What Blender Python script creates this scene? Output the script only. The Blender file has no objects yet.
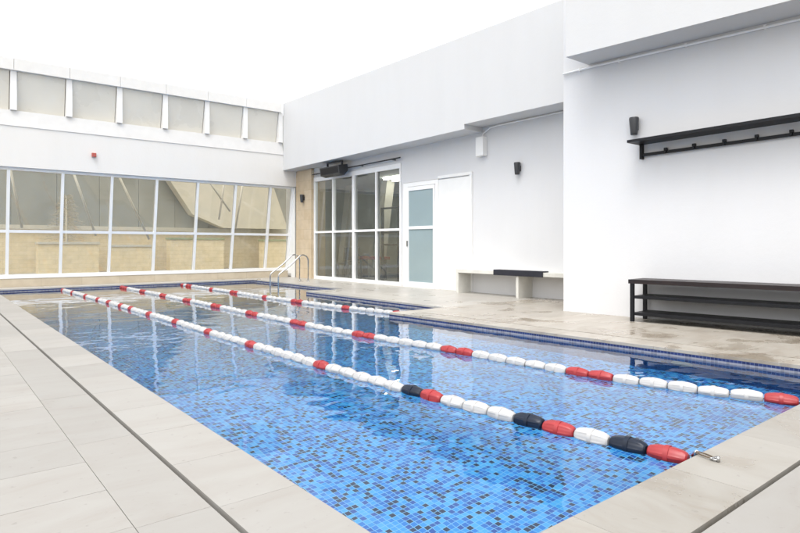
import bpy, bmesh, math, random
from mathutils import Vector, Matrix
random.seed(7)
sc = bpy.context.scene
COL = sc.collection
R = math.radians

# ------------------------------------------------------------------ camera
cd = bpy.data.cameras.new('camera')
cd.sensor_width = 36.0
cd.lens = 26.36
cd.shift_y = -0.02604
cd.clip_start = 0.02
cd.clip_end = 2000
cam = bpy.data.objects.new('camera', cd)
cam.location = (0, 0, 1.0)
cam.rotation_euler = (R(90), 0, R(-39.0865))
COL.objects.link(cam)
sc.camera = cam

# ------------------------------------------------------------------ sky, sun, exposure
SUN_EL, SUN_AZ = 66.0, 238.0          # azimuth clockwise from +Y: high, to the left, behind thick cloud
w = bpy.data.worlds.new("World")
sc.world = w
w.use_nodes = True
nt = w.node_tree
nt.nodes.clear()
sky = nt.nodes.new('ShaderNodeTexSky')
sky.sky_type = 'NISHITA'
sky.sun_disc = False
sky.sun_elevation = R(SUN_EL)
sky.sun_rotation = R(SUN_AZ)
sky.dust_density = 4.0
sky.air_density = 1.6
hs = nt.nodes.new('ShaderNodeHueSaturation')     # overcast: the blue is nearly gone
hs.inputs['Saturation'].default_value = 0.08
bg = nt.nodes.new('ShaderNodeBackground')
bg.inputs['Strength'].default_value = 0.15
wo = nt.nodes.new('ShaderNodeOutputWorld')
nt.links.new(sky.outputs[0], hs.inputs['Color'])
nt.links.new(hs.outputs[0], bg.inputs[0])
nt.links.new(bg.outputs[0], wo.inputs[0])

sl = bpy.data.lights.new('sun', 'SUN')
sl.energy = 0.5
sl.angle = R(25)
sl.color = (1.0, 0.965, 0.91)
so = bpy.data.objects.new('sun', sl)
az = R(SUN_AZ)
so.rotation_euler = Vector((-math.sin(az)*math.cos(R(SUN_EL)), -math.cos(az)*math.cos(R(SUN_EL)), -math.sin(R(SUN_EL)))).to_track_quat('-Z', 'Y').to_euler()
so.location = (-10, -10, 20)
COL.objects.link(so)

vs = sc.view_settings
sc.display_settings.display_device = 'sRGB'
vs.view_transform = 'Standard'
vs.look = 'None'
vs.exposure = 1.14
vs.gamma = 1.0
vs.use_curve_mapping = False
cy = sc.cycles
cy.max_bounces = 12
cy.diffuse_bounces = 6
cy.glossy_bounces = 5
cy.transmission_bounces = 8
cy.transparent_max_bounces = 12
cy.caustics_refractive = True
cy.caustics_reflective = False
cy.sample_clamp_indirect = 8.0
cy.use_denoising = True

# ------------------------------------------------------------------ materials
def new_mat(name):
    m = bpy.data.materials.new(name)
    m.use_nodes = True
    return m, m.node_tree.nodes, m.node_tree.links, m.node_tree.nodes['Principled BSDF']

def ramp(n, stops, interp='LINEAR'):
    r = n.new('ShaderNodeValToRGB')
    cr = r.color_ramp
    cr.interpolation = interp
    while len(cr.elements) < len(stops):
        cr.elements.new(0.5)
    for e, (p, c) in zip(cr.elements, stops):
        e.position = p
        e.color = (c[0], c[1], c[2], 1)
    return r

def plain(name, col, rough=0.5, metal=0.0, var=0.06, scale=6.0, bump=0.0, bscale=120.0, spec=0.5):
    m, n, l, p = new_mat(name)
    tc = n.new('ShaderNodeTexCoord')
    nz = n.new('ShaderNodeTexNoise')
    nz.inputs['Scale'].default_value = scale
    nz.inputs['Detail'].default_value = 6
    l.new(tc.outputs['Object'], nz.inputs['Vector'])
    a = [max(0, c*(1-var)) for c in col]
    b = [min(1, c*(1+var)) for c in col]
    r = ramp(n, [(0.3, a), (0.7, b)])
    l.new(nz.outputs['Fac'], r.inputs[0])
    l.new(r.outputs[0], p.inputs['Base Color'])
    mr = n.new('ShaderNodeMapRange')
    mr.inputs[3].default_value = rough*0.85
    mr.inputs[4].default_value = min(1, rough*1.15)
    l.new(nz.outputs['Fac'], mr.inputs[0])
    l.new(mr.outputs[0], p.inputs['Roughness'])
    p.inputs['Metallic'].default_value = metal
    p.inputs['Specular IOR Level'].default_value = spec
    if bump:
        n2 = n.new('ShaderNodeTexNoise')
        n2.inputs['Scale'].default_value = bscale
        n2.inputs['Detail'].default_value = 4
        l.new(tc.outputs['Object'], n2.inputs['Vector'])
        bp = n.new('ShaderNodeBump')
        bp.inputs['Strength'].default_value = bump
        bp.inputs['Distance'].default_value = 0.004
        l.new(n2.outputs['Fac'], bp.inputs['Height'])
        l.new(bp.outputs[0], p.inputs['Normal'])
    return m

def plaster(name, col):
    """painted render: faint broad tone shifts, rain streaks and a fine trowelled surface"""
    m, n, l, p = new_mat(name)
    tc = n.new('ShaderNodeTexCoord')
    mp = n.new('ShaderNodeMapping')
    mp.inputs['Scale'].default_value = (1.3, 1.3, 0.25)
    l.new(tc.outputs['Object'], mp.inputs[0])
    nz = n.new('ShaderNodeTexNoise')
    nz.inputs['Scale'].default_value = 1.6
    nz.inputs['Detail'].default_value = 7
    nz.inputs['Roughness'].default_value = 0.6
    l.new(mp.outputs[0], nz.inputs['Vector'])
    r = ramp(n, [(0.25, [c*0.975 for c in col]), (0.6, col)])
    l.new(nz.outputs['Fac'], r.inputs[0])
    l.new(r.outputs[0], p.inputs['Base Color'])
    p.inputs['Roughness'].default_value = 0.62
    p.inputs['Specular IOR Level'].default_value = 0.3
    n2 = n.new('ShaderNodeTexNoise')
    n2.inputs['Scale'].default_value = 9
    n2.inputs['Detail'].default_value = 9
    n2.inputs['Roughness'].default_value = 0.7
    l.new(tc.outputs['Object'], n2.inputs['Vector'])
    bp = n.new('ShaderNodeBump')
    bp.inputs['Strength'].default_value = 0.25
    bp.inputs['Distance'].default_value = 0.01
    l.new(n2.outputs['Fac'], bp.inputs['Height'])
    l.new(bp.outputs[0], p.inputs['Normal'])
    return m

def stone(name, pale, dark, vein, wet=0.0, stretch=(0.5, 4.0, 1.0), amount=0.5):
    """honed limestone / travertine slabs, a tone of its own per slab, veins along one direction, wet patches"""
    m, n, l, p = new_mat(name)
    tc = n.new('ShaderNodeTexCoord')
    geo = n.new('ShaderNodeNewGeometry')
    off = n.new('ShaderNodeVectorMath'); off.operation = 'SCALE'
    cmb = n.new('ShaderNodeCombineXYZ')
    for i in range(3):
        l.new(geo.outputs['Random Per Island'], cmb.inputs[i])
    off.inputs['Scale'].default_value = 37.0
    l.new(cmb.outputs[0], off.inputs[0])
    add = n.new('ShaderNodeVectorMath'); add.operation = 'ADD'
    l.new(tc.outputs['Object'], add.inputs[0]); l.new(off.outputs[0], add.inputs[1])
    mp = n.new('ShaderNodeMapping'); mp.inputs['Scale'].default_value = stretch
    l.new(add.outputs[0], mp.inputs[0])
    nz = n.new('ShaderNodeTexNoise')
    nz.inputs['Scale'].default_value = 2.2; nz.inputs['Detail'].default_value = 9
    nz.inputs['Roughness'].default_value = 0.62; nz.inputs['Distortion'].default_value = 0.9
    l.new(mp.outputs[0], nz.inputs['Vector'])
    r = ramp(n, [(0.28, vein), (0.42, dark), (0.6, pale)])
    l.new(nz.outputs['Fac'], r.inputs[0])
    base = n.new('ShaderNodeMix'); base.data_type = 'RGBA'
    base.inputs[0].default_value = amount
    base.inputs[6].default_value = (*pale, 1)
    l.new(r.outputs[0], base.inputs[7])
    hsv = n.new('ShaderNodeHueSaturation')
    mr = n.new('ShaderNodeMapRange'); mr.inputs[3].default_value = 0.93; mr.inputs[4].default_value = 1.06
    l.new(geo.outputs['Random Per Island'], mr.inputs[0]); l.new(mr.outputs[0], hsv.inputs['Value'])
    l.new(base.outputs[2], hsv.inputs['Color'])
    # small pits
    pz = n.new('ShaderNodeTexNoise'); pz.inputs['Scale'].default_value = 26; pz.inputs['Detail'].default_value = 3
    l.new(tc.outputs['Object'], pz.inputs['Vector'])
    pr_ = n.new('ShaderNodeMapRange'); pr_.inputs[1].default_value = 0.655; pr_.inputs[2].default_value = 0.74
    l.new(pz.outputs['Fac'], pr_.inputs[0])
    pit = n.new('ShaderNodeMix'); pit.data_type = 'RGBA'
    sc_ = n.new('ShaderNodeMath'); sc_.operation = 'MULTIPLY'; sc_.inputs[1].default_value = 0.35
    l.new(pr_.outputs[0], sc_.inputs[0]); l.new(sc_.outputs[0], pit.inputs[0])
    l.new(hsv.outputs[0], pit.inputs[6]); pit.inputs[7].default_value = (*[c*0.55 for c in dark], 1)
    col = pit.outputs[2]
    if wet > 0:
        wn = n.new('ShaderNodeTexNoise'); wn.inputs['Scale'].default_value = 1.5
        wn.inputs['Detail'].default_value = 6; wn.inputs['Roughness'].default_value = 0.55; wn.inputs['Distortion'].default_value = 0.6
        l.new(tc.outputs['Object'], wn.inputs['Vector'])
        wm = n.new('ShaderNodeMapRange')
        wm.inputs[1].default_value = 0.60-0.25*wet; wm.inputs[2].default_value = 0.76-0.25*wet
        l.new(wn.outputs['Fac'], wm.inputs[0])
        wc = n.new('ShaderNodeMix'); wc.data_type = 'RGBA'
        l.new(wm.outputs[0], wc.inputs[0]); l.new(col, wc.inputs[6])
        mul = n.new('ShaderNodeMix'); mul.data_type = 'RGBA'; mul.blend_type = 'MULTIPLY'; mul.inputs[0].default_value = 1
        l.new(col, mul.inputs[6]); mul.inputs[7].default_value = (0.84, 0.79, 0.72, 1)
        l.new(mul.outputs[2], wc.inputs[7])
        col = wc.outputs[2]
        rr = n.new('ShaderNodeMapRange'); rr.inputs[3].default_value = 0.38; rr.inputs[4].default_value = 0.10
        l.new(wm.outputs[0], rr.inputs[0]); l.new(rr.outputs[0], p.inputs['Roughness'])
    else:
        p.inputs['Roughness'].default_value = 0.5
    l.new(col, p.inputs['Base Color'])
    bp = n.new('ShaderNodeBump'); bp.inputs['Strength'].default_value = 0.18; bp.inputs['Distance'].default_value = 0.002
    l.new(pz.outputs['Fac'], bp.inputs['Height']); l.new(bp.outputs[0], p.inputs['Normal'])
    return m

def mosaic(name, band=False, stops=None):
    """25 mm glass mosaic of mixed blues, laid out in the mesh's UVs (metres)"""
    m, n, l, p = new_mat(name)
    uv = n.new('ShaderNodeUVMap')
    s = n.new('ShaderNodeVectorMath'); s.operation = 'SCALE'; s.inputs['Scale'].default_value = 1/0.033
    l.new(uv.outputs[0], s.inputs[0])
    fl = n.new('ShaderNodeVectorMath'); fl.operation = 'FLOOR'; l.new(s.outputs[0], fl.inputs[0])
    fr = n.new('ShaderNodeVectorMath'); fr.operation = 'FRACTION'; l.new(s.outputs[0], fr.inputs[0])
    wn = n.new('ShaderNodeTexWhiteNoise'); wn.noise_dimensions = '3D'; l.new(fl.outputs[0], wn.inputs['Vector'])
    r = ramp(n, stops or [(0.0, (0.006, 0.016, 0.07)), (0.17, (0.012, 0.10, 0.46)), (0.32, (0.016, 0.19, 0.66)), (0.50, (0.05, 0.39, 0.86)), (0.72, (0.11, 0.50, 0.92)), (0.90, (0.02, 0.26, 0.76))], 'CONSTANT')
    l.new(wn.outputs['Value'], r.inputs[0])
    col = r.outputs[0]
    sp = n.new('ShaderNodeSeparateXYZ'); l.new(fr.outputs[0], sp.inputs[0])
    def edge(sock):
        a = n.new('ShaderNodeMath'); a.operation = 'SUBTRACT'; l.new(sock, a.inputs[0]); a.inputs[1].default_value = 0.5
        b = n.new('ShaderNodeMath'); b.operation = 'ABSOLUTE'; l.new(a.outputs[0], b.inputs[0])
        c = n.new('ShaderNodeMath'); c.operation = 'GREATER_THAN'; l.new(b.outputs[0], c.inputs[0]); c.inputs[1].default_value = 0.437
        return c.outputs[0]
    mx = n.new('ShaderNodeMath'); mx.operation = 'MAXIMUM'
    l.new(edge(sp.outputs[0]), mx.inputs[0]); l.new(edge(sp.outputs[1]), mx.inputs[1])
    if band:
        r2 = ramp(n, [(0.0, (0.008, 0.015, 0.07)), (0.5, (0.012, 0.025, 0.11))])
        l.new(wn.outputs['Value'], r2.inputs[0]); col = r2.outputs[0]
    g = n.new('ShaderNodeMix'); g.data_type = 'RGBA'
    l.new(mx.outputs[0], g.inputs[0]); l.new(col, g.inputs[6]); g.inputs[7].default_value = (0.10, 0.13, 0.22, 1) if band else (((0.30, 0.30, 0.34, 1) if 'grey' in name else (0.05, 0.17, 0.40, 1)) if stops else (0.30, 0.62, 0.92, 1))
    l.new(g.outputs[2], p.inputs['Base Color'])
    p.inputs['Roughness'].default_value = 0.25
    return m

def water():
    m, n, l, p = new_mat('pool_water')
    n.remove(p)
    out = n['Material Output']
    tc = n.new('ShaderNodeTexCoord')
    mp = n.new('ShaderNodeMapping'); mp.inputs['Scale'].default_value = (1.0, 1.35, 1.0); mp.inputs['Rotation'].default_value = (0, 0, R(22))
    l.new(tc.outputs['Object'], mp.inputs[0])
    h = None
    for sc_, dist, det in ((0.7, 0.0085, 1.0), (2.6, 0.0040, 1.0), (6.5, 0.0005, 1.0)):
        nz = n.new('ShaderNodeTexNoise'); nz.inputs['Scale'].default_value = sc_; nz.inputs['Detail'].default_value = det
        nz.inputs['Roughness'].default_value = 0.4; nz.inputs['Distortion'].default_value = 0.5
        l.new(mp.outputs[0], nz.inputs['Vector'])
        k = n.new('ShaderNodeMath'); k.operation = 'MULTIPLY'; k.inputs[1].default_value = dist
        l.new(nz.outputs['Fac'], k.inputs[0])
        if h is None: h = k.outputs[0]
        else:
            a = n.new('ShaderNodeMath'); a.operation = 'ADD'; l.new(h, a.inputs[0]); l.new(k.outputs[0], a.inputs[1]); h = a.outputs[0]
    bp = n.new('ShaderNodeBump'); bp.inputs['Strength'].default_value = 1.0; bp.inputs['Distance'].default_value = 1.0
    l.new(h, bp.inputs['Height'])
    gl = n.new('ShaderNodeBsdfGlossy'); gl.inputs['Roughness'].default_value = 0.0
    rf = n.new('ShaderNodeBsdfRefraction'); rf.inputs['Roughness'].default_value = 0.0; rf.inputs['IOR'].default_value = 1.33
    rf.inputs['Color'].default_value = (0.74, 0.94, 1.0, 1)
    fz = n.new('ShaderNodeFresnel'); fz.inputs['IOR'].default_value = 1.33
    kf = n.new('ShaderNodeMath'); kf.operation = 'MULTIPLY'; kf.inputs[1].default_value = 1.6; kf.use_clamp = True
    l.new(fz.outputs[0], kf.inputs[0])
    for x in (gl, rf, fz): l.new(bp.outputs[0], x.inputs['Normal'])
    mx = n.new('ShaderNodeMixShader')
    l.new(kf.outputs[0], mx.inputs[0]); l.new(rf.outputs[0], mx.inputs[1]); l.new(gl.outputs[0], mx.inputs[2])
    l.new(mx.outputs[0], out.inputs['Surface'])
    return m

def glass(name, tint, refl=1.0, ior=1.5, haze=0.0, hazecol=(0.6, 0.58, 0.5)):
    m, n, l, p = new_mat(name)
    n.remove(p)
    out = n['Material Output']
    tr = n.new('ShaderNodeBsdfTransparent'); tr.inputs[0].default_value = (*tint, 1)
    gl = n.new('ShaderNodeBsdfGlossy'); gl.inputs['Roughness'].default_value = 0.01
    tc = n.new('ShaderNodeTexCoord')
    nz = n.new('ShaderNodeTexNoise'); nz.inputs['Scale'].default_value = 1.7
    l.new(tc.outputs['Object'], nz.inputs['Vector'])
    bp = n.new('ShaderNodeBump'); bp.inputs['Strength'].default_value = 0.15; bp.inputs['Distance'].default_value = 0.01
    l.new(nz.outputs['Fac'], bp.inputs['Height']); l.new(bp.outputs[0], gl.inputs['Normal'])
    fz = n.new('ShaderNodeFresnel'); fz.inputs['IOR'].default_value = ior
    k = n.new('ShaderNodeMath'); k.operation = 'MULTIPLY'; k.inputs[1].default_value = refl; k.use_clamp = True
    l.new(fz.outputs[0], k.inputs[0])
    mx = n.new('ShaderNodeMixShader')
    df = n.new('ShaderNodeBsdfDiffuse'); df.inputs[0].default_value = (*hazecol, 1)      # diffuse haze mixed in for the milky look of reflections
    dn = n.new('ShaderNodeTexNoise'); dn.inputs['Scale'].default_value = 2.3; dn.inputs['Detail'].default_value = 5
    l.new(tc.outputs['Object'], dn.inputs['Vector'])
    dr = n.new('ShaderNodeMapRange'); dr.inputs[1].default_value = 0.3; dr.inputs[2].default_value = 0.7
    dr.inputs[3].default_value = haze*0.6; dr.inputs[4].default_value = haze*1.4
    l.new(dn.outputs['Fac'], dr.inputs[0])
    m2 = n.new('ShaderNodeMixShader'); l.new(dr.outputs[0], m2.inputs[0]); l.new(tr.outputs[0], m2.inputs[1]); l.new(df.outputs[0], m2.inputs[2])
    l.new(k.outputs[0], mx.inputs[0]); l.new(m2.outputs[0], mx.inputs[1]); l.new(gl.outputs[0], mx.inputs[2])
    l.new(mx.outputs[0], out.inputs['Surface'])
    return m

def coursed(name, a, b, w_, h_):
    m, n, l, p = new_mat(name)
    uv = n.new('ShaderNodeUVMap')
    br = n.new('ShaderNodeTexBrick'); br.inputs['Scale'].default_value = 1.0
    br.inputs['Brick Width'].default_value = w_; br.inputs['Row Height'].default_value = h_
    br.inputs['Mortar Size'].default_value = 0.004; br.inputs['Mortar'].default_value = (*[c*0.8 for c in a], 1)
    br.inputs['Color1'].default_value = (*a, 1); br.inputs['Color2'].default_value = (*b, 1)
    l.new(uv.outputs[0], br.inputs['Vector'])
    tc = n.new('ShaderNodeTexCoord')
    nz = n.new('ShaderNodeTexNoise'); nz.inputs['Scale'].default_value = 5; nz.inputs['Detail'].default_value = 7
    l.new(tc.outputs['Object'], nz.inputs['Vector'])
    mx = n.new('ShaderNodeMix'); mx.data_type = 'RGBA'; mx.blend_type = 'MULTIPLY'; mx.inputs[0].default_value = 0.5
    r = ramp(n, [(0.3, (0.75, 0.72, 0.68)), (0.65, (1, 1, 1))]); l.new(nz.outputs['Fac'], r.inputs[0])
    l.new(br.outputs['Color'], mx.inputs[6]); l.new(r.outputs[0], mx.inputs[7])
    l.new(mx.outputs[2], p.inputs['Base Color']); p.inputs['Roughness'].default_value = 0.6
    return m

def wood(name, a, b):
    m, n, l, p = new_mat(name)
    tc = n.new('ShaderNodeTexCoord')
    mp = n.new('ShaderNodeMapping'); mp.inputs['Scale'].default_value = (14, 0.8, 14)
    l.new(tc.outputs['Object'], mp.inputs[0])
    nz = n.new('ShaderNodeTexNoise'); nz.inputs['Scale'].default_value = 3; nz.inputs['Detail'].default_value = 6
    l.new(mp.outputs[0], nz.inputs['Vector'])
    r = ramp(n, [(0.35, a), (0.65, b)]); l.new(nz.outputs['Fac'], r.inputs[0])
    l.new(r.outputs[0], p.inputs['Base Color']); p.inputs['Roughness'].default_value = 0.42
    p.inputs['Specular IOR Level'].default_value = 0.35
    return m

def lamp_mat(name, col, s):
    m, n, l, p = new_mat(name)
    p.inputs['Base Color'].default_value = (0.8, 0.8, 0.8, 1)
    p.inputs['Emission Color'].default_value = (*col, 1)
    p.inputs['Emission Strength'].default_value = s
    return m

M = dict(
    white=plaster('white_render', (0.665, 0.665, 0.675)), recess=plaster('recess_render', (0.665, 0.665, 0.672)),
    cap=plain('shade_lifted_post_paint', (0.80, 0.79, 0.775), 0.5, var=0.03), glarecutcap=plain('glare_cut_cap_paint', (0.72, 0.705, 0.68), 0.6, var=0.03), sillpaint=plain('glare_cut_sill_paint', (0.62, 0.61, 0.595), 0.5, var=0.03),
    fascia=plaster('shaded_fascia_render', (0.575, 0.575, 0.577)),  # white render darkened for the weaker bounce light on the fascias
    warm=plaster('warm_white_render', (0.73, 0.71, 0.68)),
    paint=plain('white_paint', (0.80, 0.80, 0.79), 0.35, var=0.02),
    alu=plain('white_aluminium', (0.86, 0.86, 0.86), 0.3, var=0.02),
    blind=plain('grey_blind', (0.69, 0.665, 0.60), 0.28, var=0.05, scale=1.2),
    deck=stone('deck_stone', (0.300, 0.288, 0.269), (0.270, 0.251, 0.229), (0.234, 0.206, 0.180), 0.0, (0.8, 2.0, 1), 0.45),
    wetdeck=stone('wet_deck_stone', (0.372, 0.344, 0.302), (0.302, 0.264, 0.220), (0.214, 0.171, 0.133), 0.38, (0.7, 2.4, 1), 0.6),
    fardeck=stone('far_deck_stone', (0.381, 0.363, 0.331), (0.344, 0.317, 0.284), (0.298, 0.259, 0.220), 0.12, (0.8, 2.0, 1), 0.5),
    coping=stone('coping_stone', (0.300, 0.284, 0.257), (0.261, 0.241, 0.211), (0.209, 0.176, 0.137), 0.42, (2.5, 0.7, 1), 0.55),
    grout=plain('grey_grout', (0.30, 0.28, 0.25), 0.8),
    base=plain('dark_drain', (0.035, 0.029, 0.023), 0.6, var=0.2),
    mosaic=mosaic('blue_mosaic'), reflectmosaic=mosaic('grey_reflection_mosaic', stops=[(0.0, (0.20, 0.20, 0.235)), (0.5, (0.26, 0.26, 0.295))]), wallmosaic=mosaic('deep_blue_mosaic', stops=[(0.0, (0.012, 0.05, 0.16)), (0.2, (0.02, 0.10, 0.30)), (0.5, (0.025, 0.15, 0.38)), (0.8, (0.035, 0.19, 0.44))]), band=mosaic('navy_mosaic', True), water=water(),
    bronze=glass('bronze_glass', (0.95, 0.93, 0.84), 1.5, 1.52, 0.17, (0.60, 0.575, 0.48)),
    clear=glass('grey_glass', (0.78, 0.83, 0.80), 2.2, 1.52, 0.09, (0.52, 0.56, 0.53)),
    teal=plain('teal_frosted_glass', (0.285, 0.365, 0.385), 0.10, var=0.05, scale=0.8),
    sand=coursed('sandstone_cladding', (0.58, 0.46, 0.31), (0.62, 0.51, 0.37), 0.6, 0.3),
    plinth=coursed('plinth_stone', (0.56, 0.485, 0.37), (0.60, 0.53, 0.42), 0.9, 0.3),
    ochre=coursed('terrace_cladding', (0.72, 0.605, 0.39), (0.76, 0.65, 0.44), 0.5, 0.16),
    greypanel=plain('dark_grey_panel', (0.25, 0.25, 0.22), 0.5, var=0.08, scale=1.0),
    palegrey=plain('pale_beam', (0.52, 0.49, 0.42), 0.5, var=0.06),
    black=plain('black_steel', (0.007, 0.0075, 0.010), 0.45, var=0.2, spec=0.28),
    brownwood=wood('dark_stained_wood', (0.013, 0.009, 0.010), (0.022, 0.014, 0.014)),
    charcoal=plain('charcoal_metal', (0.035, 0.037, 0.042), 0.35, var=0.1),
    chrome=plain('stainless_steel', (0.42, 0.42, 0.42), 0.2, 1.0, var=0.03),
    concrete=plain('painted_concrete', (0.64, 0.63, 0.585), 0.5, var=0.06, bump=0.2),
    pad=plain('black_pad', (0.012, 0.013, 0.022), 0.5, var=0.2, bump=0.2),
    red=plain('red_plastic', (0.30, 0.024, 0.027), 0.42, var=0.10, scale=18),
    whiteplastic=plain('white_plastic', (0.42, 0.415, 0.41), 0.45, var=0.05, scale=18),
    navy=plain('navy_plastic', (0.004, 0.009, 0.022), 0.36, var=0.2, scale=18, spec=0.35),
    cable=plain('steel_cable', (0.16, 0.12, 0.085), 0.4, 0.6, var=0.2, scale=60),
    alarm=plain('red_enamel', (0.42, 0.09, 0.07), 0.35),
    gymwall=plain('gym_wall', (0.42, 0.46, 0.44), 0.7, var=0.05),
    gymfloor=plain('gym_floor', (0.16, 0.145, 0.125), 0.35, var=0.15),
    lit=lamp_mat('lit_tube', (1.0, 0.96, 0.88), 22.0),
    lightshape=plain('pale_light_shape', (0.56, 0.51, 0.41), 0.7, var=0.04, scale=0.6),  # pale colour for a reflection and a lit area behind the glazing
    bracepaint=plain('pale_brace', (0.66, 0.62, 0.54), 0.5),
    lid=plain('olive_lid', (0.28, 0.31, 0.17), 0.6),
    pot=plain('clay_pot', (0.33, 0.22, 0.14), 0.7, var=0.1),
)

# ------------------------------------------------------------------ mesh helpers
class MB:
    def __init__(s):
        s.bm = bmesh.new()
        s.uv = s.bm.loops.layers.uv.new('UVMap')
    def quad(s, pts, uvs=None):
        f = s.bm.faces.new([s.bm.verts.new(p) for p in pts])
        for i, lp in enumerate(f.loops):
            if uvs: lp[s.uv].uv = uvs[i]
        return f
    def box(s, x0, x1, y0, y1, z0, z1, bev=0.0, mtx=None, shear=0.0):
        vs = [s.bm.verts.new(((x + shear*(-y)), y, z)) for z in (z0, z1) for y in (y0, y1) for x in (x0, x1)]
        fs = [(0, 2, 3, 1), (4, 5, 7, 6), (0, 1, 5, 4), (2, 6, 7, 3), (0, 4, 6, 2), (1, 3, 7, 5)]
        F = [s.bm.faces.new([vs[i] for i in f]) for f in fs]
        for f in F:
            nn = f.normal if f.normal.length else (f.normal_update() or f.normal)
            for lp in f.loops:
                c = lp.vert.co
                if abs(nn.z) > 0.7: lp[s.uv].uv = (c.x, c.y)
                elif abs(nn.x) > 0.7: lp[s.uv].uv = (c.y, c.z)
                else: lp[s.uv].uv = (c.x, c.z)
        if bev > 0:
            es = list({e for f in F for e in f.edges})
            r = bmesh.ops.bevel(s.bm, geom=es, offset=bev, segments=2, affect='EDGES', profile=0.7)
            vs = list({v for f in r['faces'] for v in f.verts} | {v for v in vs if v.is_valid})
        if mtx is not None:
            bmesh.ops.transform(s.bm, matrix=mtx, verts=vs)
        return s
    def prism(s, prof, axis, a, b):
        """profile of 2-D points extruded along axis ('x': profile is (y,z); 'y': (x,z); 'z': (x,y))"""
        def P(q, t):
            return {'x': (t, q[0], q[1]), 'y': (q[0], t, q[1]), 'z': (q[0], q[1], t)}[axis]
        A = [s.bm.verts.new(P(q, a)) for q in prof]
        B = [s.bm.verts.new(P(q, b)) for q in prof]
        n = len(prof)
        fs = [s.bm.faces.new(A[::-1]), s.bm.faces.new(B)]
        for i in range(n):
            fs.append(s.bm.faces.new([A[i], A[(i+1) % n], B[(i+1) % n], B[i]]))
        bmesh.ops.recalc_face_normals(s.bm, faces=fs)
        for f in fs:
            for lp in f.loops:
                c = lp.vert.co
                lp[s.uv].uv = (c.x, c.z) if abs(f.normal.y) > 0.5 else (c.y, c.z)
        return s
    def hexa(s, bot, top):
        A = [s.bm.verts.new(p) for p in bot]; B = [s.bm.verts.new(p) for p in top]
        fs = [s.bm.faces.new(A[::-1]), s.bm.faces.new(B)]
        for i in range(4):
            fs.append(s.bm.faces.new([A[i], A[(i+1) % 4], B[(i+1) % 4], B[i]]))
        bmesh.ops.recalc_face_normals(s.bm, faces=fs)
        return s
    def tube(s, pts, r, seg=10, closed=False, caps=True):
        pts = [Vector(p) for p in pts]
        n = len(pts); rings = []
        up = Vector((0, 0, 1))
        for i, p in enumerate(pts):
            a = pts[i-1] if (i > 0 or closed) else p
            b = pts[(i+1) % n] if (i < n-1 or closed) else p
            t = (b-a).normalized()
            u = t.cross(up)
            if u.length < 1e-3: u = t.cross(Vector((0, 1, 0)))
            u.normalize(); v = t.cross(u)
            rr = r[i] if isinstance(r, (list, tuple)) else r
            rings.append([s.bm.verts.new(p + rr*(math.cos(2*math.pi*k/seg)*u + math.sin(2*math.pi*k/seg)*v)) for k in range(seg)])
        m = n if closed else n-1
        for i in range(m):
            A, B = rings[i], rings[(i+1) % n]
            for k in range(seg):
                f = s.bm.faces.new([A[k], A[(k+1) % seg], B[(k+1) % seg], B[k]]); f.smooth = True
        if caps and not closed:
            s.bm.faces.new(rings[0][::-1]); s.bm.faces.new(rings[-1])
        return s
    def build(s, name, mat, parent=None, label=None):
        bmesh.ops.recalc_face_normals(s.bm, faces=s.bm.faces) if getattr(s, 'fix', True) else None
        me = bpy.data.meshes.new(name)
        s.bm.to_mesh(me); s.bm.free()
        me.materials.append(mat)
        o = bpy.data.objects.new(name, me)
        COL.objects.link(o)
        if parent is not None:
            o.parent = parent
            o.matrix_parent_inverse = parent.matrix_basis.inverted()
        if label: o['label'] = label
        return o

def thing(name, label, cat, loc, group=None):
    o = bpy.data.objects.new(name, None)
    o.location = loc
    o.empty_display_size = 0.2
    COL.objects.link(o)
    tag(o, label, cat, group)
    return o
def tag(o, label, cat, group=None):
    o['label'] = label; o['category'] = cat
    if group: o['group'] = group
    return o
def struct(o):
    o['kind'] = 'structure'
    return o
def arc(c, r, a0, a1, n, ax1, ax2):
    c, ax1, ax2 = Vector(c), Vector(ax1), Vector(ax2)
    return [c + r*(math.cos(a0+(a1-a0)*i/n)*ax1 + math.sin(a0+(a1-a0)*i/n)*ax2) for i in range(n+1)]

# ------------------------------------------------------------------ the pool
SK = 0.05                                     # the near right edge runs a little out of square
def xr(y): return 5.42 + SK*(6.93-y)
YN, YF, XL = 1.28, 16.15, 1.21
WZ, FZ = -0.072, -0.80
OUT = [(XL, YN), (xr(YN), YN), (xr(6.93), 6.93), (6.55, 6.93), (6.55, 11.35), (7.55, 11.35), (7.55, YF), (XL, YF)]

m = MB(); m.fix = False
f = m.quad([(x, y, FZ) for x, y in OUT], [(x, y) for x, y in OUT])
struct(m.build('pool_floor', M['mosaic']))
m = MB(); b2 = MB(); b3 = MB(); m.fix = b2.fix = b3.fix = False
run = 0.0
for i, (x0, y0) in enumerate(OUT):
    x1, y1 = OUT[(i+1) % len(OUT)]
    L = math.hypot(x1-x0, y1-y0)
    zt = -0.0555
    zg = -0.094
    m.quad([(x1, y1, FZ), (x0, y0, FZ), (x0, y0, zg), (x1, y1, zg)], [(run+L, FZ), (run, FZ), (run, zg), (run+L, zg)])
    b3.quad([(x1, y1, zg), (x0, y0, zg), (x0, y0, zt), (x1, y1, zt)], [(run+L, .002), (run, .002), (run, .031), (run+L, .031)])
    b2.quad([(x1, y1, zt), (x0, y0, zt), (x0, y0, -0.03), (x1, y1, -0.03)], [(run+L, 0), (run, 0), (run, .033), (run+L, .033)])
    run += L
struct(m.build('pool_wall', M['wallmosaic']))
struct(b2.build('pool_tile_band', M['band']))
struct(b3.build('pool_reflection_tiles', M['reflectmosaic']))  # dry wall tiles with the coping's reflection put into their grey
m = MB(); m.fix = False
m.quad([(x, y, WZ) for x, y in OUT])
struct(m.build('pool_water', M['water']))

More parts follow.
